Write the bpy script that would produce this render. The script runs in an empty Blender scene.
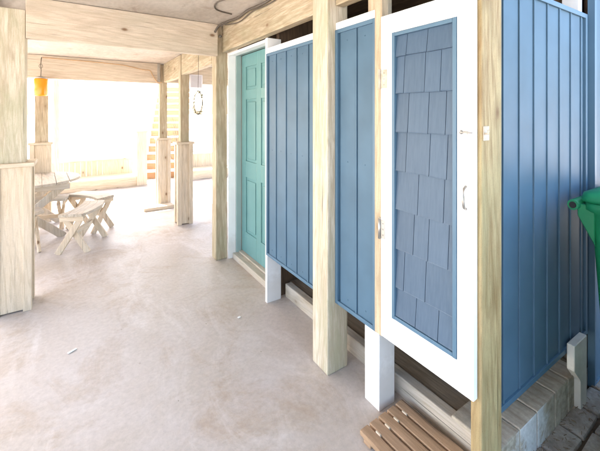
import bpy, bmesh, math, random
from mathutils import Vector, Matrix
random.seed(11)
S = bpy.context.scene
C = S.collection
PI = math.pi

# ------------------------------------------------------------------ camera
cam = bpy.data.cameras.new('camera')
co = bpy.data.objects.new('camera', cam); C.objects.link(co)
co.location = (0, 0, 1.55)
co.rotation_euler = (math.radians(90), 0, -math.atan(225/343.7))
cam.sensor_width = 36; cam.lens = 36*343.7/600; cam.shift_y = -0.1875
cam.clip_start = 0.03; cam.clip_end = 2000
S.camera = co
# ------------------------------------------------------------------ world
SUN_EL, SUN_AZ = 40, -24          # azimuth from +Y, clockwise positive
w = bpy.data.worlds.new('World'); S.world = w; w.use_nodes = True
nt = w.node_tree; bg = nt.nodes['Background']
sky = nt.nodes.new('ShaderNodeTexSky'); sky.sky_type = 'NISHITA'; sky.sun_disc = False
sky.sun_elevation = math.radians(SUN_EL); sky.sun_rotation = math.radians(SUN_AZ)
sky.air_density = 1.0; sky.dust_density = 3.5; sky.ozone_density = 1.0
nt.links.new(sky.outputs[0], bg.inputs[0]); bg.inputs[1].default_value = 0.15
sl = bpy.data.lights.new('sun', 'SUN'); sl.energy = 4.0; sl.angle = math.radians(0.6); sl.color = (1, .955, .895)
so = bpy.data.objects.new('sun', sl); C.objects.link(so)
el, az = math.radians(SUN_EL), math.radians(SUN_AZ)
d = Vector((math.sin(az)*math.cos(el), math.cos(az)*math.cos(el), math.sin(el)))
so.rotation_euler = d.to_track_quat('Z', 'Y').to_euler(); so.location = (0, 0, 20)
S.view_settings.view_transform = 'Standard'; S.view_settings.look = 'None'
S.view_settings.exposure = 3.0; S.view_settings.gamma = 1; S.view_settings.use_curve_mapping = False
S.render.engine = 'CYCLES'
S.cycles.max_bounces = 10; S.cycles.diffuse_bounces = 7

# ------------------------------------------------------------------ materials
class N:
    def __init__(s, name, rough=.6, spec=.4):
        s.m = bpy.data.materials.new(name); s.m.use_nodes = True
        s.t = s.m.node_tree; s.p = s.t.nodes['Principled BSDF']
        s.p.inputs['Roughness'].default_value = rough
        s.p.inputs['Specular IOR Level'].default_value = spec
    def n(s, typ, ins=None, **kw):
        o = s.t.nodes.new(typ)
        for k, v in kw.items(): setattr(o, k, v)
        for k, v in (ins or {}).items(): s.set(o, k, v)
        return o
    def set(s, o, k, v):
        if isinstance(v, bpy.types.NodeSocket): s.t.links.new(v, o.inputs[k])
        else: o.inputs[k].default_value = v
    def coords(s, scale=(1, 1, 1), rnd=True):
        tc = s.n('ShaderNodeTexCoord')
        v = tc.outputs['Object']
        if rnd:
            oi = s.n('ShaderNodeObjectInfo')
            sc = s.n('ShaderNodeMath', {0: oi.outputs['Random'], 1: 37.0}, operation='MULTIPLY')
            cb = s.n('ShaderNodeCombineXYZ', {0: sc.outputs[0], 1: sc.outputs[0], 2: sc.outputs[0]})
            v = s.n('ShaderNodeVectorMath', {0: v, 1: cb.outputs[0]}, operation='ADD').outputs[0]
        if scale != (1, 1, 1):
            v = s.n('ShaderNodeVectorMath', {0: v, 1: scale}, operation='MULTIPLY').outputs[0]
        return v
    def noise(s, v, scale, detail=4, rough=.55, dist=0):
        return s.n('ShaderNodeTexNoise', {'Vector': v, 'Scale': scale, 'Detail': detail, 'Roughness': rough, 'Distortion': dist}).outputs['Fac']
    def ramp(s, f, stops):
        r = s.n('ShaderNodeValToRGB', {'Fac': f}); e = r.color_ramp.elements
        while len(e) < len(stops): e.new(.5)
        for x, (p, c) in zip(e, stops):
            x.position = p; x.color = (c, c, c, 1) if isinstance(c, (int, float)) else (*c, 1)
        return r.outputs[0]
    def mix(s, f, a, b, mode='MIX'):
        o = s.n('ShaderNodeMix', data_type='RGBA', blend_type=mode)
        s.set(o, 0, f)
        for k, v in ((6, a), (7, b)):
            if isinstance(v, bpy.types.NodeSocket): s.t.links.new(v, o.inputs[k])
            else: o.inputs[k].default_value = (*v, 1)
        return o.outputs[2]
    def math(s, op, a, b=0.0):
        return s.n('ShaderNodeMath', {0: a, 1: b}, operation=op).outputs[0]
    def base(s, c):
        if isinstance(c, bpy.types.NodeSocket): s.t.links.new(c, s.p.inputs['Base Color'])
        else: s.p.inputs['Base Color'].default_value = (*c, 1)
    def rough(s, f): s.t.links.new(f, s.p.inputs['Roughness'])
    def bump(s, h, strength=.3, dist=.004):
        b = s.n('ShaderNodeBump', {'Height': h, 'Strength': strength, 'Distance': dist})
        s.t.links.new(b.outputs[0], s.p.inputs['Normal'])

def wood(name, axis, light, dark, stain=None, stain_amt=.5, knot=True, rough=.65, grain=1.0, knotcol=(.16, .08, .035)):
    """sawn lumber with grain along the axis, knots and big soft stains"""
    m = N(name, rough, .3)
    sc = [1.0, 1.0, 1.0]; sc[axis] = .06
    v = m.coords(tuple(sc))
    g1 = m.noise(v, 42, 6, .65, .8)
    g2 = m.noise(v, 170, 3, .6)
    wv = m.n('ShaderNodeTexWave', {'Vector': m.coords(tuple(.11 if i == axis else 1.0 for i in range(3))), 'Scale': 13.0, 'Distortion': 7.0, 'Detail': 2.5, 'Detail Scale': 1.6, 'Detail Roughness': .6}, wave_type='BANDS', bands_direction='DIAGONAL').outputs['Fac']
    gg = m.math('ADD', m.math('MULTIPLY', g1, .6), m.math('MULTIPLY', g2, .4))
    c = m.mix(m.ramp(gg, [(.38, 0), (.58, 1)]), dark, light)
    c = m.mix(m.math('MULTIPLY', m.ramp(wv, [(.0, 1), (.30, 0)]), .45), c, tuple(x*.80 for x in dark))
    s4 = [1.0, 1.0, 1.0]; s4[axis] = .22
    band = m.noise(m.coords(tuple(s4)), 8, 5, .65, .5)
    c = m.mix(m.math('MULTIPLY', m.ramp(band, [(.47, 0), (.68, 1)]), .6), c, tuple(x*.82 for x in dark))
    v2 = m.coords()
    if stain:
        s2 = [1.0, 1.0, 1.0]; s2[axis] = .35
        st = m.noise(m.coords(tuple(s2)), 7, 5, .62, .4)
        f = m.math('MULTIPLY', m.ramp(st, [(.42, 0), (.68, 1)]), stain_amt)
        c = m.mix(f, c, stain)
    s5 = [1.0, 1.0, 1.0]; s5[axis] = .018
    crk = m.ramp(m.noise(m.coords(tuple(s5)), 75, 2, .5), [(.27, .35), (.31, 1)])
    c = m.mix(1.0, c, crk, 'MULTIPLY')
    h = m.math('MULTIPLY', gg, crk)
    if knot:
        s3 = [1.0, 1.0, 1.0]; s3[axis] = .55
        vo = m.n('ShaderNodeTexVoronoi', {'Vector': m.coords(tuple(s3)), 'Scale': 5.2, 'Randomness': 1.0}).outputs['Distance']
        k = m.ramp(vo, [(.045, 1), (.10, 0)])
        halo = m.ramp(vo, [(.1, .45), (.24, 0)])
        c = m.mix(halo, c, tuple(x*.75 for x in dark))
        c = m.mix(m.math('MULTIPLY', k, .85), c, knotcol)
    sp = m.ramp(m.noise(v2, 260, 2, .5), [(.30, .82), (.42, 1)])
    c = m.mix(1.0, c, sp, 'MULTIPLY')
    m.base(c); m.bump(h, .35*grain, .002)
    return m.m

def paint(name, col, rough=.45, spec=.4, var=.06, bumpv=.15, dirt=None, dirt_amt=.0, streak=None, splash=0):
    m = N(name, rough, spec)
    v = m.coords(streak or (1, 1, 1))
    n1 = m.noise(v, 5, 2, .5); n2 = m.noise(v, 60, 4, .6)
    f = m.ramp(n1, [(.3, 1-var*1.6), (.7, 1+var*.5)])
    c = m.mix(1.0, col, f, 'MULTIPLY')
    if dirt:
        dd = m.noise(v, 11, 7, .7, .3)
        c = m.mix(m.math('MULTIPLY', m.ramp(dd, [(.5, 0), (.75, 1)]), dirt_amt), c, dirt)
    if splash:
        z = m.n('ShaderNodeSeparateXYZ', {0: m.n('ShaderNodeNewGeometry').outputs['Position']}).outputs[2]
        nn = m.noise(v, 24, 6, .7)
        f = m.ramp(m.math('ADD', z, m.math('MULTIPLY', nn, -.30)), [(0.0, 1), (.12, 0)])
        c = m.mix(m.math('MULTIPLY', f, splash), c, (.30, .24, .17))
        chips = m.ramp(m.noise(v, 17, 6, .75), [(.70, 0), (.73, 1)])
        c = m.mix(m.math('MULTIPLY', chips, splash), c, (.42, .38, .30))
    m.base(c)
    if bumpv: m.bump(n2, bumpv, .0015)
    return m.m

M = {}
PT = ((.54, .45, .325), (.35, .265, .16), (.29, .27, .165))      # treated pine : light, dark, greenish
for ax, k in enumerate('xyz'):
    M['pine_'+k] = wood('treated_pine_'+k, ax, *PT, stain_amt=.55)
    M['clad_'+k] = wood('cladding_pine_'+k, ax, (.70, .59, .45), (.58, .46, .32), (.60, .50, .40), .4)
    M['grey_'+k] = wood('weathered_wood_'+k, ax, (.56, .49, .40), (.42, .35, .26), (.46, .44, .41), .6)
    M['deck_'+k] = wood('deck_wood_'+k, ax, (.34, .26, .18), (.22, .16, .10), (.16, .13, .10), .6)
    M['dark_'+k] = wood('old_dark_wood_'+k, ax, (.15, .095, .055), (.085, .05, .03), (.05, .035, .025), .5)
M['pale_z'] = wood('pale_pine_z', 2, (.63, .57, .46), (.45, .37, .26), (.36, .345, .22), .75)
M['stud_z'] = wood('hinge_post_pine_z', 2, (.56, .46, .32), (.40, .31, .20), (.46, .38, .28), .4)
M['amberpine_z'] = wood('yellow_pine_z', 2, (.47, .36, .19), (.28, .18, .08), (.34, .29, .15), .55)
M['pallet_y'] = wood('duckboard_wood_y', 1, (.48, .32, .20), (.33, .21, .12), (.40, .27, .18), .5, knot=False)
M['beam_x'] = wood('beam_pine_x', 0, (.66, .56, .45), (.53, .43, .32), (.50, .45, .35), .45)
M['white'] = paint('white_paint', (.82, .82, .81), .5, .35, .04, .12, (.6, .57, .5), .12, splash=.22)
M['whitetrim'] = paint('cream_white_paint', (.84, .80, .71), .5, .35, .07, .15, (.5, .44, .34), .3, splash=.3)
M['blue'] = paint('slate_blue_siding', (.074, .140, .205), .50, .30, .08, .0)
M['bluetrim'] = paint('slate_blue_trim', (.075, .150, .222), .45, .5, .05, .0)
M['jamb'] = paint('green_grey_jamb', (.30, .40, .38), .5, .4)
M['teal'] = paint('sea_green_door_paint', (.14, .30, .295), .33, .5, .05, .0)
M['bin'] = paint('green_bin_plastic', (.013, .24, .10), .42, .5, .08, .1)
M['black'] = paint('black_rubber', (.02, .02, .02), .6, .4)
M['galv'] = N('galvanised_metal', .45).m
M['galv'].node_tree.nodes['Principled BSDF'].inputs['Base Color'].default_value = (.42, .40, .37, 1)
M['galv'].node_tree.nodes['Principled BSDF'].inputs['Metallic'].default_value = .85
M['rust'] = paint('rusty_metal', (.50, .42, .32), .6, .4, .2, .3, (.72, .70, .62), .9)
M['wire'] = paint('brown_wire', (.11, .09, .07), .6)
M['cord'] = paint('tan_cord', (.55, .36, .20), .6)
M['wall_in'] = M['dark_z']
M['lilac'] = paint('pale_grey_plastic', (.66, .64, .68), .5)
M['litter'] = paint('straw_litter', (.22, .15, .09), .8, .2, .3)
M['leaf'] = paint('dry_leaf', (.30, .28, .20), .8, .2, .3)
M['chip'] = paint('white_paint_chip', (.85, .84, .8), .6)
M['stair_riser'] = wood('stair_orange_wood', 0, (.44, .27, .15), (.36, .20, .10), None, 0, False)

# shingles
m = N('blue_grey_shingle', .5, .4)
v = m.coords((1, 1, .06))
g = m.noise(v, 120, 4, .6)
b1 = m.n('ShaderNodeNewGeometry').outputs['Random Per Island']
c = m.mix(m.ramp(g, [(.3, 0), (.7, 1)]), (.055, .096, .152), (.074, .120, .180))
c = m.mix(1.0, c, m.ramp(b1, [(.0, .86), (1.0, 1.0)]), 'MULTIPLY')
m.base(c); m.bump(g, .3, .0015); M['shingle'] = m.m

# amber glass
m = N('amber_glass', .15, .6); m.base((1.0, .41, .012))
m.p.inputs['Transmission Weight'].default_value = .35
m.p.inputs['Subsurface Weight'].default_value = .3
M['amber'] = m.m

# concrete floor
m = N('stained_concrete', .55, .35)
v = m.coords(rnd=False)
big = m.noise(v, .55, 6, .6, .5)
mid = m.noise(v, 1.9, 9, .72, .9)
fine = m.noise(v, 34, 6, .7)
spk = m.noise(v, 150, 3, .6)
c = m.mix(m.ramp(big, [(.36, 0), (.64, 1)]), (.42, .365, .305), (.53, .495, .485))
c = m.mix(m.math('MULTIPLY', m.ramp(mid, [(.50, 0), (.66, 1)]), .62), c, (.36, .275, .195))
lt = m.noise(m.coords((1, .35, 1), rnd=False), 3.1, 8, .72, 1.0)
c = m.mix(m.math('MULTIPLY', m.ramp(lt, [(.52, 0), (.7, 1)]), .55), c, (.64, .61, .60))
c = m.mix(1.0, c, m.ramp(fine, [(.3, .86), (.65, 1.05)]), 'MULTIPLY')
c = m.mix(1.0, c, m.ramp(spk, [(.30, .86), (.40, 1)]), 'MULTIPLY')
vo = m.n('ShaderNodeTexVoronoi', {'Vector': v, 'Scale': 4.0}).outputs['Distance']
c = m.mix(m.math('MULTIPLY', m.ramp(m.math('ADD', vo, m.math('MULTIPLY', fine, .06)), [(.045, 1), (.06, 0)]), .4), c, (.22, .17, .13))
m.base(c)
m.rough(m.ramp(mid, [(.3, .42), (.7, .66)]))
m.bump(m.math('ADD', fine, m.math('MULTIPLY', mid, .6)), .22, .004)
M['concrete'] = m.m
# ceiling
m = N('weathered_plywood', .8, .2)
v = m.coords((1, .5, 1), rnd=False)
n1 = m.noise(v, 2.2, 7, .66, .5); n2 = m.noise(v, 28, 5, .65)
c = m.mix(m.ramp(n1, [(.35, 0), (.65, 1)]), (.45, .385, .325), (.56, .51, .45))
c = m.mix(1.0, c, m.ramp(n2, [(.3, .86), (.65, 1.04)]), 'MULTIPLY')
st = m.noise(v, 6, 6, .7, .8)
c = m.mix(m.math('MULTIPLY', m.ramp(st, [(.56, 0), (.72, 1)]), .5), c, (.26, .18, .13))
m.base(c); m.bump(n2, .3, .003); M['ceil'] = m.m
# sand
m = N('pale_sand', .9, .2)
v = m.coords(rnd=False); n1 = m.noise(v, .8, 6); n2 = m.noise(v, 25, 5, .7)
c = m.mix(n1, (.52, .49, .44), (.60, .575, .53)); c = m.mix(1.0, c, m.ramp(n2, [(.3, .85), (.7, 1.05)]), 'MULTIPLY')
m.base(c); m.bump(n2, .5, .02); M['sand'] = m.m
# soil and pavers
m = N('damp_soil', .9, .2)
v = m.coords(rnd=False); n1 = m.noise(v, 9, 8, .7)
m.base(m.ramp(n1, [(.3, (.06, .04, .025)), (.7, (.16, .11, .07))])); m.bump(n1, .8, .02); M['soil'] = m.m
m = N('old_brick_paver', .8, .25)
v = m.coords(rnd=False); n1 = m.noise(v, 7, 8, .7, .3); n2 = m.noise(v, 60, 5, .7)
c = m.ramp(n1, [(.3, (.19, .15, .115)), (.5, (.34, .285, .235)), (.72, (.48, .44, .385))])
c = m.mix(1.0, c, m.ramp(n2, [(.3, .75), (.65, 1.08)]), 'MULTIPLY')
m.base(c); m.bump(m.math('ADD', n1, n2), .6, .006); M['paver'] = m.m
# whitewashed kerb face
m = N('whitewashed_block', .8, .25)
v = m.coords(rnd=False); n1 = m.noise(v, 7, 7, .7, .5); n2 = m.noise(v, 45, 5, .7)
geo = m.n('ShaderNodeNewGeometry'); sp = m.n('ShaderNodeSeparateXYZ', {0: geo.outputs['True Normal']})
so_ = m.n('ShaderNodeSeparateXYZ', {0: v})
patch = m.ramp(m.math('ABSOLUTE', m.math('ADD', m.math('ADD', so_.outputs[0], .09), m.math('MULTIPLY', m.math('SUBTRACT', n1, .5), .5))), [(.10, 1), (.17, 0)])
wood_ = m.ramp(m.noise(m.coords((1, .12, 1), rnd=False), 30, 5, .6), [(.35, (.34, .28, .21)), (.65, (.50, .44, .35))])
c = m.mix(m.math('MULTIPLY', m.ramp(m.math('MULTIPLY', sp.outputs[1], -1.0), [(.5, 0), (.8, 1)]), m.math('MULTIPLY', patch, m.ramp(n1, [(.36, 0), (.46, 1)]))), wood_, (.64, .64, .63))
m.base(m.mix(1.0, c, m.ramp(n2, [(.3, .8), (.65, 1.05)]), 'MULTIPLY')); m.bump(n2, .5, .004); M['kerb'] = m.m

# ------------------------------------------------------------------ builders
class MB:
    def __init__(s): s.b = bmesh.new()
    def _bev(s, verts, bev, seg=1):
        if bev > 0:
            ed = list({e for v in verts for e in v.link_edges})
            bmesh.ops.bevel(s.b, geom=ed, offset=bev, segments=seg, affect='EDGES', profile=.6)
    def boxm(s, mat, bev=.003, seg=1):
        r = bmesh.ops.create_cube(s.b, size=1, matrix=mat); s._bev(r['verts'], bev, seg); return s
    def box(s, x0, x1, y0, y1, z0, z1, bev=.003, seg=1, rz=0):
        c = Vector(((x0+x1)/2, (y0+y1)/2, (z0+z1)/2))
        mt = Matrix.Translation(c) @ Matrix.Rotation(rz, 4, 'Z') @ Matrix.Diagonal((abs(x1-x0), abs(y1-y0), abs(z1-z0), 1))
        return s.boxm(mt, bev, seg)
    def bar(s, a, b, w_, t_, side=(0, 0, 1), bev=.003):
        """board from a to b; t_ is thickness along `side`, w_ the width across"""
        a, b = Vector(a), Vector(b); z = (b-a).normalized(); sd = Vector(side)
        x = sd.cross(z).normalized(); y = z.cross(x)
        R = Matrix((x, y, z)).transposed().to_4x4()
        return s.boxm(Matrix.Translation((a+b)/2) @ R @ Matrix.Diagonal((w_, t_, (b-a).length, 1)), bev)
    def tube(s, pts, r, seg=8, cap=True):
        pts = [Vector(p) for p in pts]; rings = []
        up = Vector((.13, .21, 1)).normalized()
        for i, p in enumerate(pts):
            t = (pts[min(i+1, len(pts)-1)]-pts[max(i-1, 0)]).normalized()
            if abs(t.dot(up)) > .97: x = t.cross(Vector((1, .1, 0))).normalized()
            else: x = t.cross(up).normalized()
            y = t.cross(x); rr = r[i] if isinstance(r, (list, tuple)) else r
            rings.append([s.b.verts.new(p+x*rr*math.cos(2*PI*k/seg)+y*rr*math.sin(2*PI*k/seg)) for k in range(seg)])
        for a, b in zip(rings, rings[1:]):
            for k in range(seg):
                f = s.b.faces.new((a[k], a[(k+1) % seg], b[(k+1) % seg], b[k])); f.smooth = True
        if cap:
            s.b.faces.new(rings[0][::-1]); s.b.faces.new(rings[-1])
        return s
    def lathe(s, prof, c=(0, 0, 0), seg=28, axis='Z'):
        R = {'Z': Matrix.Identity(3), 'X': Matrix.Rotation(PI/2, 3, 'Y'), 'Y': Matrix.Rotation(-PI/2, 3, 'X')}[axis]
        rings = []
        for r, z in prof:
            rings.append([s.b.verts.new(Vector(c)+R @ Vector((r*math.cos(2*PI*k/seg), r*math.sin(2*PI*k/seg), z))) for k in range(seg)])
        for a, b in zip(rings, rings[1:]):
            for k in range(seg):
                f = s.b.faces.new((a[k], a[(k+1) % seg], b[(k+1) % seg], b[k])); f.smooth = True
        s.b.faces.new(rings[0][::-1]); s.b.faces.new(rings[-1])
        return s
    def prism(s, poly, a, b, axis='Z', bev=0):
        """extrude 2D polygon: axis Z -> (x,y), axis Y -> (x,z), axis X -> (y,z)"""
        def P(u, v, h): return {'Z': (u, v, h), 'Y': (u, h, v), 'X': (h, u, v)}[axis]
        lo = [s.b.verts.new(P(u, v, a)) for u, v in poly]; hi = [s.b.verts.new(P(u, v, b)) for u, v in poly]
        n = len(poly); s.b.faces.new(lo[::-1]); s.b.faces.new(hi)
        for k in range(n): s.b.faces.new((lo[k], lo[(k+1) % n], hi[(k+1) % n], hi[k]))
        s._bev(lo+hi, bev)
        return s
    def build(s, name, mat, parent=None, local=False):
        bmesh.ops.recalc_face_normals(s.b, faces=s.b.faces[:])
        root = parent
        off = Vector((0, 0, 0))
        if parent is not None and not local:
            p = parent
            while p is not None: off = off + Vector(p.location); p = p.parent
            bmesh.ops.translate(s.b, verts=s.b.verts[:], vec=-off)
        me = bpy.data.meshes.new(name); s.b.to_mesh(me); s.b.free()
        me.materials.append(M[mat] if isinstance(mat, str) else mat)
        o = bpy.data.objects.new(name, me); C.objects.link(o)
        if parent is not None: o.parent = parent
        return o
    def thing(s, name, mat, label, cat, group=None):
        """single mesh top-level thing, origin at the base centre"""
        vs = s.b.verts
        xs = [v.co.x for v in vs]; ys = [v.co.y for v in vs]; zs = [v.co.z for v in vs]
        c = Vector(((min(xs)+max(xs))/2, (min(ys)+max(ys))/2, min(zs)))
        bmesh.ops.translate(s.b, verts=vs[:], vec=-c)
        o = s.build(name, mat); o.location = c
        return tag(o, label, cat, group)

def tag(o, label, cat, group=None):
    o['label'] = label; o['category'] = cat
    if group: o['group'] = group
    return o
def thing(name, loc, label, cat, group=None, rz=0):
    o = bpy.data.objects.new(name, None); C.objects.link(o); o.location = loc; o.rotation_euler = (0, 0, rz)
    o.empty_display_size = .1
    return tag(o, label, cat, group)
def structure(o): o['kind'] = 'structure'; return o

# ------------------------------------------------------------------ ground, floor, ceiling
def slab(polys, name, mat, z0, z1):
    b = MB()
    for p in polys: b.prism(p, z0, z1)
    return structure(b.build(name, mat))
b = MB(); b.prism([(-400, -400), (400, -400), (400, 400), (-400, 400)], -.9, -.13)
structure(b.build('ground', 'sand'))
slab([[(-3.6, -6), (1.5, -6), (1.5, .775), (3.4, .775), (3.4, 9.3), (-3.6, 9.3)]], 'concrete_floor', 'concrete', -.125, 0)
slab([[(1.503, -3), (5.5, -3), (5.5, .77), (1.503, .77)]], 'soil', 'soil', -.12, -.075)
# old brick paving beside the stall
b = MB(); y = -2.4; row = 0
while y < .70:
    x = 1.53 + (row % 2)*.12
    while x < 4.4:
        lw = .225+random.uniform(-.012, .012); dy = .115
        zt = -.05+random.uniform(-.007, .006)
        cx, cy = x+lw/2, y+dy/2
        mt = Matrix.Translation((cx, cy, zt-.03)) @ Matrix.Rotation(random.uniform(-.04, .04), 4, 'Z') @ Matrix.Rotation(random.uniform(-.03, .03), 4, 'X') @ Matrix.Diagonal((lw-.012, dy-.010, .06, 1))
        b.boxm(mt, .012, 2)
        x += lw
    y += .122; row += 1
structure(b.build('brick_paving', 'paver'))
# ceilings
slab([[(-2.7, -1.0), (1.40, -1.0), (1.40, .70), (1.40, 3.50), (-2.7, 3.50)]], 'ceiling', 'ceil', 2.47, 2.64)
slab([[(-2.7, 3.503), (3.3, 3.503), (3.3, 8.15), (-2.7, 8.15)]], 'ceiling_far_bay', 'ceil', 2.37, 2.64)
b = MB(); x = 1.403
while x < 3.3:
    b.box(x, x+.135, .72, 3.50, 2.455, 2.48, .002); x += .14
b.box(1.403, 3.36, .72, 3.50, 2.483, 2.63, 0)
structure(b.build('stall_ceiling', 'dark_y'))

t = thing('house_storey', (.35, 4.2, 2.65), 'white clad upper storey of the house over the open ground level', 'house')
b = MB(); b.box(-2.7, 3.4, .72, 8.15, 2.645, 5.6, .01); b.build('wall', 'white', t)
b = MB(); b.prism([(-3.0, 5.603), (3.7, 5.603), (.35, 7.3)], .4, 8.5, 'Y'); b.build('roof', 'ceil', t)
# ------------------------------------------------------------------ posts
def bolt(b, x, y, z, axis):
    R = .014
    b.lathe([(R, -.003), (R, .006), (R*.6, .008), (R*.55, .016), (.001, .017)], (x, y, z), 12, axis)

def plain_post(name, x, y, w_, z1, mat, label, rnd=.009, bolts=(), dy=None):
    t = thing(name, (x+w_/2, y+(dy or w_)/2, 0), label, 'post')
    b = MB(); b.box(x, x+w_, y, y+(dy or w_), 0, z1, rnd, 2)
    b.build('shaft', mat, t)
    for (bx, by, bz, ax) in bolts:
        k = MB(); 
        if ax == 'Y': k.lathe([(.017, 0), (.017, -.006), (.010, -.007), (.009, -.016), (.001, -.017)], (bx, y, bz), 12, 'Y')
        else: k.lathe([(.017, 0), (.017, -.006), (.010, -.007), (.009, -.016), (.001, -.017)], (x, by, bz), 12, 'X')
        k.build('bolt', 'galv', t)
    return t
plain_post('timber_post', 1.243, 1.602, .155, 2.468, 'pale_z', 'thick pale square post standing between the two front blue siding panels')
plain_post('timber_post', 1.236, 3.497, .127, 2.468, 'pine_z', 'slim greenish pine post beside the sea green door', bolts=[(1.28, 0, 2.36, 'Y')])
plain_post('timber_post', 1.281, .708, .150, 2.468, 'amberpine_z', 'yellow knotty pine corner post between the white stall door and the end siding', dy=.045)

def clad_post(x0, x1, y0, y1, zc, ux0, ux1, uy0, uy1, zt, label, group=None, capov=.018, cm='clad_z', um='pine_z'):
    t = thing('clad_post', ((x0+x1)/2, (y0+y1)/2, 0), label, 'post', group)
    b = MB(); b.box(ux0, ux1, uy0, uy1, zc+.03, zt, .005, 2); b.build('shaft', um, t)
    b = MB(); e = .014; tb = .055
    # boards on each face + corner boards
    b.box(x0+e, x1-e, y0+e, y1-e, .012, zc-.004, .001)
    for (cx, cy) in ((x0, y0), (x1, y0), (x0, y1), (x1, y1)):
        sx = 1 if cx == x0 else -1; sy = 1 if cy == y0 else -1
        b.box(*(sorted((cx, cx+sx*tb))), *(sorted((cy, cy+sy*tb))), 0.0, zc, .003)
    b.build('cladding', cm, t)
    b = MB(); o = capov
    b.box(x0-o, x1+o, y0-o, y1+o, zc, zc+.032, .004, 2); b.build('cap', 'clad_x', t)
    return t
G_CP = 'posts boxed in with pine cladding'
clad_post(-.535, -.285, 3.42, 3.67, 1.130, -.485, -.327, 3.44, 3.598, 2.36, 'wide cream clad post with greenish upper shaft at the left edge', G_CP, um='pale_z')
clad_post(1.180, 1.388, 4.862, 5.07, 1.115, 1.225, 1.345, 4.90, 5.02, 2.36, 'clad post standing just right of the one with the foot board', G_CP)
clad_post(1.150, 1.355, 6.050, 6.25, 1.10, 1.185, 1.305, 6.09, 6.21, 2.36, 'clad post with a flat board around its foot, under the corner of the far beam', G_CP)
clad_post(-.530, -.285, 6.050, 6.25, 1.10, -.475, -.325, 6.09, 6.24, 2.36, 'clad post behind the orange lantern and the round table', G_CP)
MB().box(.90, 1.36, 5.83, 6.02, 0, .05, .004, 2).thing('base_board', 'clad_x', 'flat pine board lying on the floor at the foot of a clad post', 'board')

# ------------------------------------------------------------------ beams
def beam(x0, x1, y0, y1, z0, z1, mat, label, cat='beam'):
    return MB().box(x0, x1, y0, y1, z0, z1, .005, 2).thing('timber_beam', mat, label, cat)
beam(-.324, 1.233, 3.432, 3.498, 2.140, 2.466, 'beam_x', 'long pale beam crossing the whole upper left from the left post to the door post')
beam(-2.7, -.49, 3.432, 3.498, 2.140, 2.466, 'beam_x', 'short beam continuing left of the left edge post')
beam(-2.7, 1.18, 6.03, 6.087, 2.040, 2.366, 'beam_x', 'far cross beam above the lantern with a tan cord along it')
beam(1.31, 3.3, 6.03, 6.087, 2.06, 2.366, 'beam_x', 'far cross beam piece right of the clad posts behind the grey box')
beam(1.300, 1.365, 1.76, 3.494, 2.190, 2.467, 'pine_y', 'greenish beam over the sea green door and the first blue panel')
beam(1.300, 1.365, .875, 1.60, 2.190, 2.467, 'pine_y', 'beam above the white stall door')
beam(1.235, 1.30, 3.628, 4.897, 2.080, 2.366, 'pine_y', 'beam running back from the door post to the middle clad post')
beam(1.235, 1.30, 5.024, 6.027, 2.060, 2.366, 'pine_y', 'beam between the two far clad posts')
beam(-2.7, 3.3, 8.06, 8.14, 2.20, 2.366, 'white', 'white fascia beam at the far edge of the roof')
# steel angle at the far corner
t = thing('corner_bracket', (1.17, 6.02, 2.08), 'dark galvanised bracket where the far cross beam meets its post', 'bracket')
b = MB(); b.box(1.135, 1.178, 6.018, 6.027, 2.03, 2.36, .001); b.build('plate', 'galv', t)
for z in (2.10, 2.2, 2.3):
    k = MB(); k.lathe([(.010, 0), (.010, -.006), (.001, -.008)], (1.157, 6.018, z), 10, 'Y'); k.build('bolt', 'galv', t)

# ------------------------------------------------------------------ shower stall
st = thing('shower_stall', (1.9, 1.65, 0), 'blue sided outdoor stall with white trim and a raised plank floor', 'stall')
def siding_x(xf, y0, y1, z0, z1, seams):
    """siding facing -X, vertical boards"""
    b = MB(); ys = [y0+.022]+seams+[y1-.022]
    b.box(xf+.018, xf+.03, y0+.002, y1-.002, z0+.002, z1-.002, 0)
    for a, c in zip(ys, ys[1:]):
        b.box(xf+.006, xf+.0185, a+.0045, c-.0165, z0+.02, z1-.02, .0025, 2)
        b.box(xf+.0005, xf+.0183, c-.0125, c-.0005, z0+.02, z1-.02, .002, 2) if c != ys[-1] else None
    for a, c in zip(ys, ys[1:]):
        for zz_ in (z0+.06, (z0+z1)/2+.04, z1-.07): b.lathe([(.0042, -.0005), (.0030, -.0022)], (xf+.006, (a+c)/2-.006+random.uniform(-.004, .004), zz_+random.uniform(-.006, .006)), 8, 'X')
    p = b.build('siding_panel', 'blue', st)
    b = MB(); t_ = .022
    for (ya, yb, za, zb) in ((y0, y0+t_, z0, z1), (y1-t_, y1, z0, z1), (y0+t_, y1-t_, z0, z0+t_), (y0+t_, y1-t_, z1-t_, z1)):
        b.box(xf-.004, xf+.031, ya, yb, za, zb, .002, 2)
    b.build('edge_trim', 'bluetrim', p)
    return p
def siding_y(yf, x0, x1, z0, z1, seams, parent, trim=.026):
    b = MB(); xs = [x0+trim]+seams+[x1-trim]
    b.box(x0+.002, x1-.002, yf+.018, yf+.03, z0+.002, z1-.002, 0)
    for a, c in zip(xs, xs[1:]):
        b.box(a+.0055, c-.017, yf+.006, yf+.0185, z0+.02, z1-.02, .0025, 2)
        if c != xs[-1]: b.box(c-.0125, c-.0005, yf+.0010, yf+.0183, z0+.02, z1-.02, .002, 2)
    p = b.build('siding_panel', 'blue', parent)
    b = MB()
    for (xa, xb, za, zb) in ((x0, x0+trim, z0, z1), (x1-trim, x1, z0, z1), (x0+trim, x1-trim, z0, z0+trim), (x0+trim, x1-trim, z1-trim, z1)):
        b.box(xa, xb, yf-.004, yf+.031, za, zb, .002, 2)
    b.build('edge_trim', 'bluetrim', p)
    return p
siding_x(1.300, 1.762, 2.485, .400, 2.030, [1.90, 2.045, 2.19, 2.34])
siding_x(1.300, 1.268, 1.600, .420, 2.043, [1.43])
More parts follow.
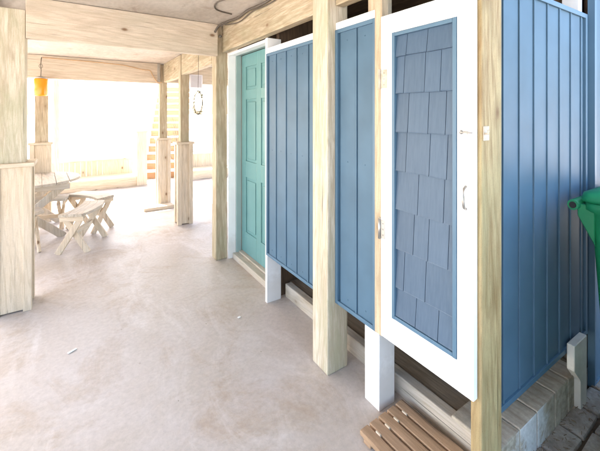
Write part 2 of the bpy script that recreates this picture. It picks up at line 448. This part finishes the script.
siding_y(.765, 1.436, 2.512, .258, 2.128, [1.572, 1.717, 1.862, 2.007, 2.152, 2.297, 2.442], st)
# white cap rails
for (ya, yb, z) in ((1.762, 2.478, 2.032), (1.276, 1.598, 2.045)):
    b = MB(); b.box(1.300, 1.395, ya, yb, z, z+.042, .004, 2); b.build('cap_rail', 'white', st)
# white boards / studs
b = MB(); b.box(1.309, 1.440, 2.488, 2.522, 0.0, 2.165, .003, 2); b.build('stud', 'white', st)
b = MB(); b.box(1.319, 1.435, 1.265, 1.372, 0.0, .455, .004, 2); b.build('stud_sleeve', 'white', st)
b = MB(); b.box(1.334, 1.425, 1.275, 1.362, .456, 2.44, .004, 2); b.box(1.286, 1.333, 1.215, 1.2655, .43, 2.44, .003, 2)
b.build('stud', 'stud_z', st)
b = MB(); b.prism([(2.20, .32), (2.20, .185), (2.275, .115), (2.285, .10), (2.285, -.055), (2.372, -.055), (2.372, .32)], .722, .757, 'Y', .003)
b.build('stud', 'whitetrim', st)
b = MB(); b.box(2.50, 2.585, .80, .885, 0, 2.44, .004, 2); b.build('stud', 'white', st)
# raised floor: planks along Y, front kerb boards, end kerb
b = MB(); x = 1.552
while x < 2.50:
    b.box(x, x+.168, .800, 2.55, .075, .100 + random.uniform(-.002, .002), .004, 2); x += .174
b.box(1.552, 2.5, .82, 2.5, .003, .07, 0)
b.build('plank_floor', 'deck_y', st)
b = MB(); b.box(1.488, 1.548, .775, 2.50, 0, .108, .006, 2); b.build('kerb_board', 'grey_y', st)
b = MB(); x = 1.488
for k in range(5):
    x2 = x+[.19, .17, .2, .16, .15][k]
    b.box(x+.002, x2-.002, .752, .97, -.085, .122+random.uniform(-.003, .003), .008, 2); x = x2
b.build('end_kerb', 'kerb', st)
# stall walls inside
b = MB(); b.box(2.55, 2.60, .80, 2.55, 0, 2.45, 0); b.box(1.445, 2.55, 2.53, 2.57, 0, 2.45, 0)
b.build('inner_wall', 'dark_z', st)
b = MB()
b.b.free()
for z in (.62, 1.9): b = MB(); b.box(1.44, 2.5, .80, .838, z, z+.085, .003); b.build('rail', 'dark_x', st)

# stall door
DX = 1.250
y0, y1, z0, z1 = .722, 1.188, .464, 2.020
iy0, iy1, iz0, iz1 = .789, 1.119, .584, 1.928
b = MB()
b.box(DX, DX+.028, y0, iy0, z0, z1, .004, 2); b.box(DX, DX+.028, iy1, y1, z0, z1, .004, 2)
b.box(DX+.0005, DX+.0275, iy0-.002, iy1+.002, z0, iz0, .004, 2); b.box(DX+.0005, DX+.0275, iy0-.002, iy1+.002, iz1, z1, .004, 2)
for (yy, zz_) in [(y0+.03, z0+.05), (y0+.03, z1-.05), (y1-.03, z0+.05), (y1-.03, z1-.05), (y0+.045, z0+.03), (y1-.05, z1-.03), (y1-.05, z0+.03)]:
    b.lathe([(.004, -.0003), (.003, -.0016)], (DX, yy, zz_), 8, 'X')
door = b.build('door', 'white', st)
b = MB(); t_ = .018
for (ya, yb, za, zb) in ((iy0+.001, iy0+t_, iz0, iz1), (iy1-t_, iy1-.001, iz0, iz1), (iy0+t_, iy1-t_, iz0+.001, iz0+t_), (iy0+t_, iy1-t_, iz1-t_, iz1-.001)):
    b.box(DX-.003, DX+.024, ya, yb, za, zb, .0025, 2)
b.build('panel_trim', 'bluetrim', door)
b = MB(); ya, yb = iy0+t_, iy1-t_
b.box(DX+.018, DX+.026, ya, yb, iz0+t_, iz1-t_, 0)
levels = [iz0+t_+.003, .737, .919, 1.101, 1.281, 1.462, 1.640, 1.813, iz1-t_+.002]
joints = {8: [.79, .42], 7: [.84, .46, .20], 6: [.76, .40, .12], 5: [.80, .38, .10], 4: [.58, .15], 3: [.66, .40, .08], 2: [.84, .45], 1: [.62, .24]}
for i in range(len(levels)-1):
    za, zb = levels[i], levels[i+1]
    js = [0.0]+sorted(joints[i+1])+[1.0]
    for p, q in zip(js, js[1:]):
        a, c = ya+(yb-ya)*p+.0014, ya+(yb-ya)*q-.0014
        if c-a < .004: continue
        j = random.uniform(-.0012, .0012); sk = random.uniform(-.0008, .0008)
        zl = za + (j if i else 0)
        poly_x0 = DX+.0045+random.uniform(-.0004, .0004)
        vs = []
        for (yy, s_) in ((a, -1), (c, 1)):
            dz = s_*sk if i else 0
            vs.append([(poly_x0-.002, yy, zl+dz), (poly_x0-.002+.001, yy, zl+dz+.004), (DX+.0155, yy, zb+.004 if i < len(levels)-2 else zb), (DX+.019, yy, zb+.004 if i < len(levels)-2 else zb), (DX+.019, yy, zl+dz)])
        A = [b.b.verts.new(p_) for p_ in vs[0]]; B = [b.b.verts.new(p_) for p_ in vs[1]]
        b.b.faces.new(A); b.b.faces.new(B[::-1])
        for k in range(5): b.b.faces.new((A[k], A[(k+1) % 5], B[(k+1) % 5], B[k]))
b.build('shingle_panel', 'shingle', door)
def hinge(zc, mat, lw):
    h = MB(); h.box(DX-.0025, DX-.0002, 1.188-lw, 1.186, zc-.045, zc+.045, .0008)
    h.box(DX+.0285, DX+.033, 1.19, 1.232, zc-.04, zc+.04, .0008)
    h.lathe([(.0075, -.048), (.0075, .048)], (DX-.004, 1.194, zc), 12)
    for k in (-.028, 0, .028): h.lathe([(.004, -.0035), (.0035, .0), ], (DX-.002, 1.188-lw/2, zc+k), 8, 'X')
    h.build('hinge', mat, door)
hinge(1.715, 'rust', .040); hinge(.985, 'galv', .026)
h = MB(); h.box(DX-.003, DX-.0002, .745, .762, 1.466, 1.484, .001); h.tube([(DX-.004, .775, 1.474), (DX-.006, .757, 1.477), (DX-.006, .738, 1.475), (DX-.004, .724, 1.475)], .0032, 8)
h.tube([(DX-.005, .768, 1.468), (DX-.005, .768, 1.484)], .0035, 8)
h.build('latch', 'galv', door)
h = MB(); h.tube([(DX, .752, 1.270), (DX-.016, .750, 1.262), (DX-.024, .748, 1.235), (DX-.024, .748, 1.215), (DX-.016, .750, 1.190), (DX, .752, 1.182)], .005, 8)
h.build('handle', 'galv', door)
h = MB(); h.box(1.288, 1.327, .7035, .7075, 1.445, 1.50, .001); h.tube([(1.292, .702, 1.472), (1.292, .690, 1.472), (1.292, .688, 1.486)], .004, 8)
h.build('latch_plate', M['rust'], st)

# ------------------------------------------------------------------ closet with the sea green door
cl = thing('storage_closet', (2.0, 3.05, 0), 'small closet with a sea green panelled door and white jamb between post and stall', 'closet')
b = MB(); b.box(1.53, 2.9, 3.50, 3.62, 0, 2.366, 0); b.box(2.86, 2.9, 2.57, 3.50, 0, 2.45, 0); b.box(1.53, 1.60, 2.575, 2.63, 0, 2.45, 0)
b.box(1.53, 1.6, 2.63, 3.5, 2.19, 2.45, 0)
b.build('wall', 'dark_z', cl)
b = MB(); b.box(1.366, 1.447, 3.470, 3.494, 0, 2.186, .003, 2); b.box(1.371, 1.447, 2.60, 3.469, 2.160, 2.186, .003, 2); b.build('casing', 'white', cl)
b = MB(); b.box(1.448, 1.505, 3.455, 3.496, .02, 2.186, .003, 2); b.box(1.448, 1.505, 2.60, 3.454, 2.168, 2.19, .003, 2); b.build('jamb', 'jamb', cl)
gd = MB(); DXX = 1.508
Y0, Y1, Z0, Z1 = 2.64, 3.452, .075, 2.165
gd.box(DXX+.011, DXX+.04, Y0, Y1, Z0, Z1, 0)
stile, mid = .105, .10
cols = [(Y0+stile, (Y0+Y1)/2-mid/2), ((Y0+Y1)/2+mid/2, Y1-stile)]
rows = [(Z0+.22, Z0+.80), (Z0+.97, Z0+1.62), (Z0+1.72, Z0+1.96)]
for (a, c) in ((Y0, cols[0][0]), (cols[0][1], cols[1][0]), (cols[1][1], Y1)): gd.box(DXX, DXX+.0105, a, c, Z0, Z1, .003, 2)
zz = [Z0]+[v for r in rows for v in r]+[Z1]
for (a, c) in cols:
    for k in range(0, len(zz), 2): gd.box(DXX, DXX+.0105, a+.0005, c-.0005, zz[k], zz[k+1], .003, 2)
    for (za, zb) in rows: gd.box(DXX+.003, DXX+.0105, a+.03, c-.03, za+.03, zb-.03, .006, 2)
dr = gd.build('door', 'teal', cl)
h = MB(); h.lathe([(.026, 0), (.026, -.006), (.011, -.008), (.010, -.03), (.026, -.038), (.028, -.052), (.02, -.062), (.001, -.064)], (DXX, Y0+.06, 1.0), 20, 'X'); h.build('handle', 'galv', dr)
b = MB(); b.box(1.408, 1.47, 2.60, 3.465, 0, .058, .005, 2); b.box(1.472, 1.53, 2.60, 3.45, .003, .072, .004, 2); b.build('sill', 'grey_y', cl)

# house wall beyond the stall
hw = thing('house_wall', (3.2, .8, -.1), 'blue board sided house wall behind the green bin', 'wall')
siding_y(.742, 2.548, 4.2, -.07, 2.9, [2.70, 2.85, 3.0, 3.15, 3.3, 3.45, 3.6, 3.75, 3.9, 4.05], hw)
b = MB(); b.box(2.61, 4.19, .775, .86, -.1, 2.9, 0); b.build('wall_core', 'dark_z', hw)

# ------------------------------------------------------------------ duckboard
t = thing('duckboard', (1.30, 1.02, 0), 'brown slatted wooden duckboard on the floor below the stall door', 'duckboard', rz=math.radians(2))
n = 5; sw = .052; gap = .012
for k in range(n):
    x0 = -.162+k*(sw+gap)
    b = MB(); b.box(x0, x0+sw, -.42, .195, .022, .046, .004, 2); b.build('slat', 'pallet_y', t, True)
for y in (-.36, -.12, .13):
    b = MB(); b.box(-.160, .150, y, y+.045, 0, .0215, .003); b.build('batten', 'pallet_y', t, True)
for k in range(n-1):
    x0 = -.162+sw+k*(sw+gap)
    b = MB(); b.box(x0+.0005, x0+gap-.0005, .118, .146, .022, .050, .002); b.build('spacer', 'clad_z', t, True)

# ------------------------------------------------------------------ wheelie bins
def wheelie(loc, rz, label):
    t = thing('wheelie_bin', loc, label, 'bin', 'green wheelie bins', rz)
    t.scale = (1, 1, 1.115); H_ = 1.08; W, D = .29, .33                        # half width (x) and half depth (y); handle side at +y
    def ring(w_, d_, z, r=.05, n=5, yo=0):
        out = []
        for (sx, sy, a0) in ((1, 1, 0), (-1, 1, PI/2), (-1, -1, PI), (1, -1, 3*PI/2)):
            for k in range(n+1):
                a = a0+k*PI/2/n
                out.append(((sx*(w_-r))+r*math.cos(a), (sy*(d_-r))+r*math.sin(a)+yo, z))
        return out
    def loft(mb, rings, caps=True):
        R = [[mb.b.verts.new(p) for p in r] for r in rings]; n = len(R[0])
        for a, c in zip(R, R[1:]):
            for k in range(n): f = mb.b.faces.new((a[k], a[(k+1) % n], c[(k+1) % n], c[k])); f.smooth = True
        if caps: mb.b.faces.new(R[0][::-1]); mb.b.faces.new(R[-1])
    b = MB(); loft(b, [ring(.215, .24, .03), ring(.22, .25, .05), ring(.268, .30, .90), ring(.272, .305, .985), ring(.29, .325, 1.0), ring(.29, .325, 1.03), ring(.283, .318, 1.035)])
    for sx in (-1, 1): b.prism([(.28, .84), (.352, .965), (.352, 1.02), (.28, 1.02)], sx*.255-.012, sx*.255+.012, 'X', .004)
    b.build('body', 'bin', t, True)
    b = MB(); loft(b, [ring(.298, .335, 1.0365, yo=.0), ring(.302, .338, 1.05), ring(.295, .33, 1.075), ring(.24, .27, 1.10, .08), ring(.12, .14, 1.112, .08)])
    b.build('lid', 'bin', t, True)
    b = MB(); b.lathe([(.024, -.30), (.024, .30)], (0, .36, 1.015), 16, 'X')
    hb = b.build('handle', 'bin', t, True)
    for sx in (-1, 1):
        k = MB(); k.lathe([(.015, 0), (.015, .004)], (sx*.300 - (.004 if sx < 0 else 0), .36, 1.015), 14, 'X'); k.build('tube_end', 'black', hb, True)
    for sx in (-1, 1):
        k = MB(); k.lathe([(.02, -.028), (.095, -.028), (.10, -.02), (.10, .02), (.095, .028), (.02, .028)], (sx*.20, .15, .10), 26, 'X'); k.build('wheel', 'black', t, True)
    k = MB(); k.lathe([(.01, -.24), (.01, .24)], (0, .26, .10), 10, 'X'); k.build('axle', 'galv', t, True)
    return t
wheelie((2.425, .345, -.05), 0, 'green wheelie bin with lid and handle against the blue siding at the right edge')
wheelie((1.905, .11, -.05), PI, 'second green wheelie bin, added out of view to shade the end siding')  # unseen bin, added to keep skylight off the lower end siding
wheelie((1.93, -.66, -.05), math.radians(4), 'third green wheelie bin behind the second, unseen and put in to dim the end siding')  # another added blocker outside the view, dims the end panel
wheelie((2.60, -.55, -.05), math.radians(-5), 'fourth green wheelie bin farthest out, unseen and added to darken the end siding')  # also added and unseen, so less light reaches the siding

# ------------------------------------------------------------------ picnic table and benches
def round_poly(R, n=40, sx=1): return [(R*math.cos(2*PI*k/n)*sx, R*math.sin(2*PI*k/n)) for k in range(n)]
def clip_board(R, x0, x1, n=10):
    """slice of a disc between x0 and x1"""
    top = []; bot = []
    for k in range(n+1):
        x = x0+(x1-x0)*k/n; h = math.sqrt(max(R*R-x*x, .0004)); top.append((x, h)); bot.append((x, -h))
    return bot+top[::-1]
t = thing('round_picnic_table', (-.50, 5.58, 0), 'round weathered wooden picnic table with crossed legs behind the left post', 'table', rz=math.radians(4))
b = MB(); R = .56; nb = 8; bw = 2*R/nb
for k in range(nb):
    x0 = -R+k*bw+.002; b.prism(clip_board(R, x0, x0+bw-.005), .672, .704, 'Z', .003)
b.build('tabletop', 'grey_y', t, True)
for sy in (-1, 1):
    yy = sy*.36
    for s_ in (-1, 1):
        b = MB(); b.bar((s_*.36, yy+s_*.017, .0), (-s_*.34, yy+s_*.017, .63), .085, .032, (0, 1, 0)); b.build('leg', 'grey_z', t, True)
    b = MB(); b.box(-.42, .42, yy-.055, yy-.036, .60, .671, .003); b.build('cleat', 'grey_x', t, True)
b = MB(); b.box(-.035, .035, -.32, .32, .30, .34, .003); b.build('stretcher', 'grey_y', t, True)

def curved_bench(x, y, rz, label, L=.62, W=.24, Ht=.45):
    t = thing('bench', (x, y, 0), label, 'bench', 'small wooden benches around the picnic table', rz)
    # seat: three curved boards, long side bowed
    def arc(off0, off1, n=12):
        a = []; c = []
        for k in range(n+1):
            u = -1+2*k/n; bow = .055*(1-u*u)
            a.append((off0+bow, u*L/2)); c.append((off1+bow, u*L/2))
        return c+a[::-1]
    b = MB()
    for k in range(3):
        o0 = -W/2+k*W/3+.0015; b.prism(arc(o0, o0+W/3-.003)[::-1], Ht-.032, Ht, 'Z', .002)
    b.build('seat', 'grey_y', t, True)
    for s_ in (-1, 1):
        yy = s_*(L/2-.065)
        for q in (-1, 1):
            b = MB(); b.bar((q*.150, yy+q*.0145, .0), (-q*.105, yy+q*.0145, Ht-.034), .062, .028, (0, 1, 0)); b.build('leg', 'clad_z', t, True)
        b = MB(); b.box(-.115, .125, yy-.03*s_-.012, yy-.03*s_+.012, Ht-.085, Ht-.0325, .002) if False else b.box(-.115, .125, yy-.045, yy-.031, Ht-.085, Ht-.0325, .002)
        b.build('cleat', 'clad_x', t, True)
    b = MB(); b.box(-.02, .02, -L/2+.10, L/2-.10, .19, .235, .002); b.build('stretcher', 'clad_y', t, True)
    return t
curved_bench(.08, 4.77, math.radians(-24), 'nearest curved bench with crossed legs at its end, right of the left post')
curved_bench(.17, 5.43, math.radians(34), 'curved bench behind the nearest bench, at the right rim of the round table')
curved_bench(-.33, 5.50, math.radians(80), 'bench tucked under the round table', L=.50)
curved_bench(-.62, 4.86, math.radians(-75), 'bench mostly hidden behind the left post with one leg showing')

# ------------------------------------------------------------------ far low bench wall, newel, stairs
def low_wall(x0, x1, label):
    t = thing('low_wall', ((x0+x1)/2, 8.3, 0), label, 'low wall', 'low boarded walls along the far edge')
    b = MB(); x = x0
    while x < x1-.02:
        x2 = min(x+.10, x1); b.box(x+.001, x2-.001, 8.55, 8.575, .17, .52, .002); x = x2
    b.build('back_boards', 'clad_z', t)
    b = MB(); b.box(x0, x1, 8.52, 8.62, .521, .555, .003); b.build('top_rail', 'clad_x', t)
    b = MB(); b.box(x0, x1, 8.00, 8.545, .175, .212, .003); b.build('ledge', 'clad_x', t)
    b = MB(); b.box(x0, x1, 8.02, 8.05, 0, .1745, .003); b.build('riser_board', 'clad_x', t)
low_wall(-3.5, 1.095, 'low boarded wall with a ledge behind the round table')
low_wall(2.05, 3.3, 'short low ledge wall seen between the clad post and the door post')
t = thing('newel_post', (1.2, 8.1, 0), 'pale boarded end post of the low wall beside the steps', 'post')
b = MB(); b.box(1.10, 1.30, 8.0, 8.2, 0, 1.135, .003); b.build('shaft', 'clad_z', t)
b = MB(); b.box(1.08, 1.32, 7.98, 8.22, 1.136, 1.168, .003); b.build('cap', 'clad_x', t)
for (x, lab) in ((-.345, 'thin pale post at the far edge behind the round table'),):
    MB().box(x, x+.085, 8.16, 8.245, 0, 2.366, .003).thing('porch_post', 'clad_z', lab, 'post')
ss = thing('staircase', (1.35, 8.75, 0), 'outdoor stairs with orange brown risers going up behind the far posts', 'stairs', rz=math.radians(-17))
for k in range(13):
    b = MB(); b.box(0, .95, k*.25, k*.25+.02, k*.185+.002, k*.185+.150, .002); b.build('riser', 'stair_riser', ss, True)
    b = MB(); b.box(-.01, .96, k*.25-.02, k*.25+.265, k*.185+.1505, k*.185+.187, .003); b.build('tread', 'white', ss, True)
for x in (-.045, .962):
    b = MB(); b.prism([(-.05, 0), (.2, 0), (3.25, 2.2), (3.25, 2.45), (-.05, .18)], x, x+.032, 'X', 0); b.build('stringer', 'whitetrim', ss, True)

# ------------------------------------------------------------------ small things hanging
t = thing('lantern', (-.395, 5.93, 1.78), 'orange amber cylinder lantern hanging from the far beam', 'lantern')
b = MB(); b.lathe([(.060, 0), (.075, .008), (.078, .02), (.078, .225), (.072, .24), (.064, .24), (.070, .222), (.070, .022), (.01, .018)], (-.395, 5.93, 1.785), 32); b.build('shade', 'amber', t)
b = MB(); b.lathe([(.071, 0), (.074, .012), (.04, .022), (.015, .035), (.001, .036)], (-.395, 5.93, 2.026), 24); b.build('cap', 'galv', t)
b = MB(); b.tube([(-.395, 5.93, 2.06), (-.392, 5.935, 2.14), (-.397, 5.95, 2.22), (-.393, 5.97, 2.30), (-.393, 6.028, 2.33)], .005, 6)
for k in range(4): b.tube([(-.395+.02*math.cos(a), 5.94, 2.20+.03*math.sin(a)) for a in [j*PI/5+k for j in range(11)]], .0025, 5)
b.build('hanger', 'wire', t)
t = thing('speaker_box', (1.72, 5.95, 2.0), 'pale grey box mounted on the far beam right of the clad posts', 'speaker')
b = MB(); b.box(1.625, 1.835, 5.86, 6.028, 1.975, 2.205, .012, 3); b.build('body', 'lilac', t)
b = MB()
for i in range(9):
    for j in range(10): b.box(1.648+i*.019, 1.655+i*.019, 5.857, 5.8598, 1.996+j*.0195, 2.003+j*.0195, 0)
b.build('grille_holes', 'wire', t)
t = thing('bare_shrub', (2.35, 8.9, 0), 'thin bare shrub beyond the short ledge wall, seen right of the middle clad post', 'shrub')
b = MB()
for k in range(16):
    a = random.uniform(0, 2*PI); p = Vector((2.35+.08*math.cos(a), 8.9+.08*math.sin(a), 0)); pts = [p.copy()]; dr_ = Vector((math.cos(a)*.25, math.sin(a)*.25, 1)).normalized()
    for q in range(9):
        dr_ = (dr_+Vector([random.uniform(-.35, .35) for _ in range(3)])*.6).normalized(); dr_.z = abs(dr_.z); p = p+dr_*.17; pts.append(p.copy())
    b.tube(pts, [.009*(1-q/11) for q in range(len(pts))], 5)
b.build('branches', 'wire', t)
# wreath
t = thing('wreath', (1.055, 3.5, 1.53), 'thin twig ring with dry leaves hanging on a string left of the door post', 'wreath')
RC = Vector((1.055, 3.52, 1.655)); ang = math.radians(95)
ux = Vector((math.cos(ang), math.sin(ang), 0)); uz = Vector((0, 0, 1))
b = MB()
for q in range(3):
    rr = .108+.006*q
    b.tube([RC+ux*(rr+.006*math.sin(5*a+q*2))*math.cos(a)+uz*(rr+.006*math.sin(4*a+q))*math.sin(a)+Vector((random.uniform(-.003, .003), 0, 0)) for a in [2*PI*j/40 for j in range(41)]], .0022, 6)
b.build('ring', 'wire', t)
b = MB()
for k in range(70):
    a = random.uniform(-PI*.75, PI*.9); c = RC+ux*.112*math.cos(a)+uz*.112*math.sin(a)
    mt = Matrix.Translation(c+Vector([random.uniform(-.013, .013) for _ in range(3)])) @ Matrix.Rotation(random.uniform(0, 6), 4, 'X') @ Matrix.Rotation(random.uniform(0, 6), 4, 'Y') @ Matrix.Diagonal((.022, .009, .0012, 1))
    b.boxm(mt, 0)
b.build('leaves', 'leaf', t)
b = MB(); b.tube([(1.055, 3.52, 1.765), (1.056, 3.515, 1.95), (1.054, 3.50, 2.138)], .0022, 5); b.build('string', 'wire', t)
# wires
def wire(pts, r, mat, label, cat='wire', n=8):
    P = [Vector(p) for p in pts]; out = []
    for i in range(len(P)-1):
        p0, p1, p2, p3 = P[max(i-1, 0)], P[i], P[i+1], P[min(i+2, len(P)-1)]
        for k in range(n):
            u = k/n; out.append(.5*((2*p1)+(p2-p0)*u+(2*p0-5*p1+4*p2-p3)*u*u+(3*p1-p0-3*p2+p3)*u**3))
    out.append(P[-1])
    b = MB(); b.tube(out, r, 7); return b.thing('electric_wire', mat, label, cat)
wire([(1.20, 3.43, 2.38), (1.225, 3.36, 2.44), (1.26, 3.2, 2.45), (1.272, 3.0, 2.438), (1.276, 2.8, 2.455), (1.28, 2.5, 2.44), (1.285, 2.2, 2.455), (1.285, 1.80, 2.45)], .011, 'wire', 'thick brown wire running along the corner of ceiling and greenish beam')
wire([(1.262, 3.3, 2.435), (1.284, 3.1, 2.41), (1.284, 2.95, 2.405), (1.284, 2.7, 2.43), (1.284, 2.4, 2.415), (1.285, 1.9, 2.44)], .005, 'wire', 'thin brown wire looping just below the thick one on the greenish beam')
wire([(1.21, 3.0, 2.462), (1.05, 2.95, 2.464), (.98, 2.78, 2.462), (1.02, 2.62, 2.464), (1.10, 2.50, 2.462), (1.16, 2.35, 2.462)], .006, 'wire', 'dark wire curving across the weathered ceiling')
wire([(-.38, 6.02, 2.33), (-.1, 6.02, 2.325), (.3, 6.02, 2.315), (.62, 6.02, 2.30), (.9, 6.02, 2.25), (1.02, 6.018, 2.24), (1.06, 6.01, 2.16), (1.13, 6.0, 2.06), (1.2, 5.99, 2.05)], .007, 'cord', 'tan cord sagging along the far cross beam', 'cord')

# ------------------------------------------------------------------ debris on the floor
MB().boxm(Matrix.Translation((-.015, 2.68, .004)) @ Matrix.Rotation(.5, 4, 'Z') @ Matrix.Diagonal((.055, .016, .005, 1)), .002).thing('paint_flake', 'chip', 'white sliver lying on the concrete in the open floor', 'flake')
MB().boxm(Matrix.Translation((1.04, 2.43, .004)) @ Matrix.Rotation(.2, 4, 'Z') @ Matrix.Diagonal((.024, .018, .005, 1)), .002).thing('paint_flake', 'chip', 'small white chip on the concrete near the stall', 'flake')
for k in range(3):
    x, y = random.uniform(-.3, 1.15), random.uniform(1.6, 3.2)
    MB().boxm(Matrix.Translation((x, y, .003)) @ Matrix.Rotation(random.uniform(0, 3), 4, 'Z') @ Matrix.Diagonal((random.uniform(.004, .007), .003, .002, 1)), 0).thing('debris', 'leaf', 'tiny dark speck of dry debris on the concrete floor', 'debris', 'tiny dark debris on the floor')
# dry litter on the soil by the kerb
b = MB()
for k in range(170):
    x, y = random.uniform(1.6, 3.0), random.uniform(.2, .745)
    if random.random() < .6: y = random.uniform(.66, .75)
    a = random.uniform(0, PI); l = random.uniform(.008, .026)
    z = -.042+random.uniform(0, .006)
    b.boxm(Matrix.Translation((x, y, z)) @ Matrix.Rotation(a, 4, 'Z') @ Matrix.Rotation(random.uniform(-.2, .2), 4, 'Y') @ Matrix.Diagonal((l, .0025, .0018, 1)), 0)
lt = b.build('dry_litter', 'litter'); lt['kind'] = 'stuff'
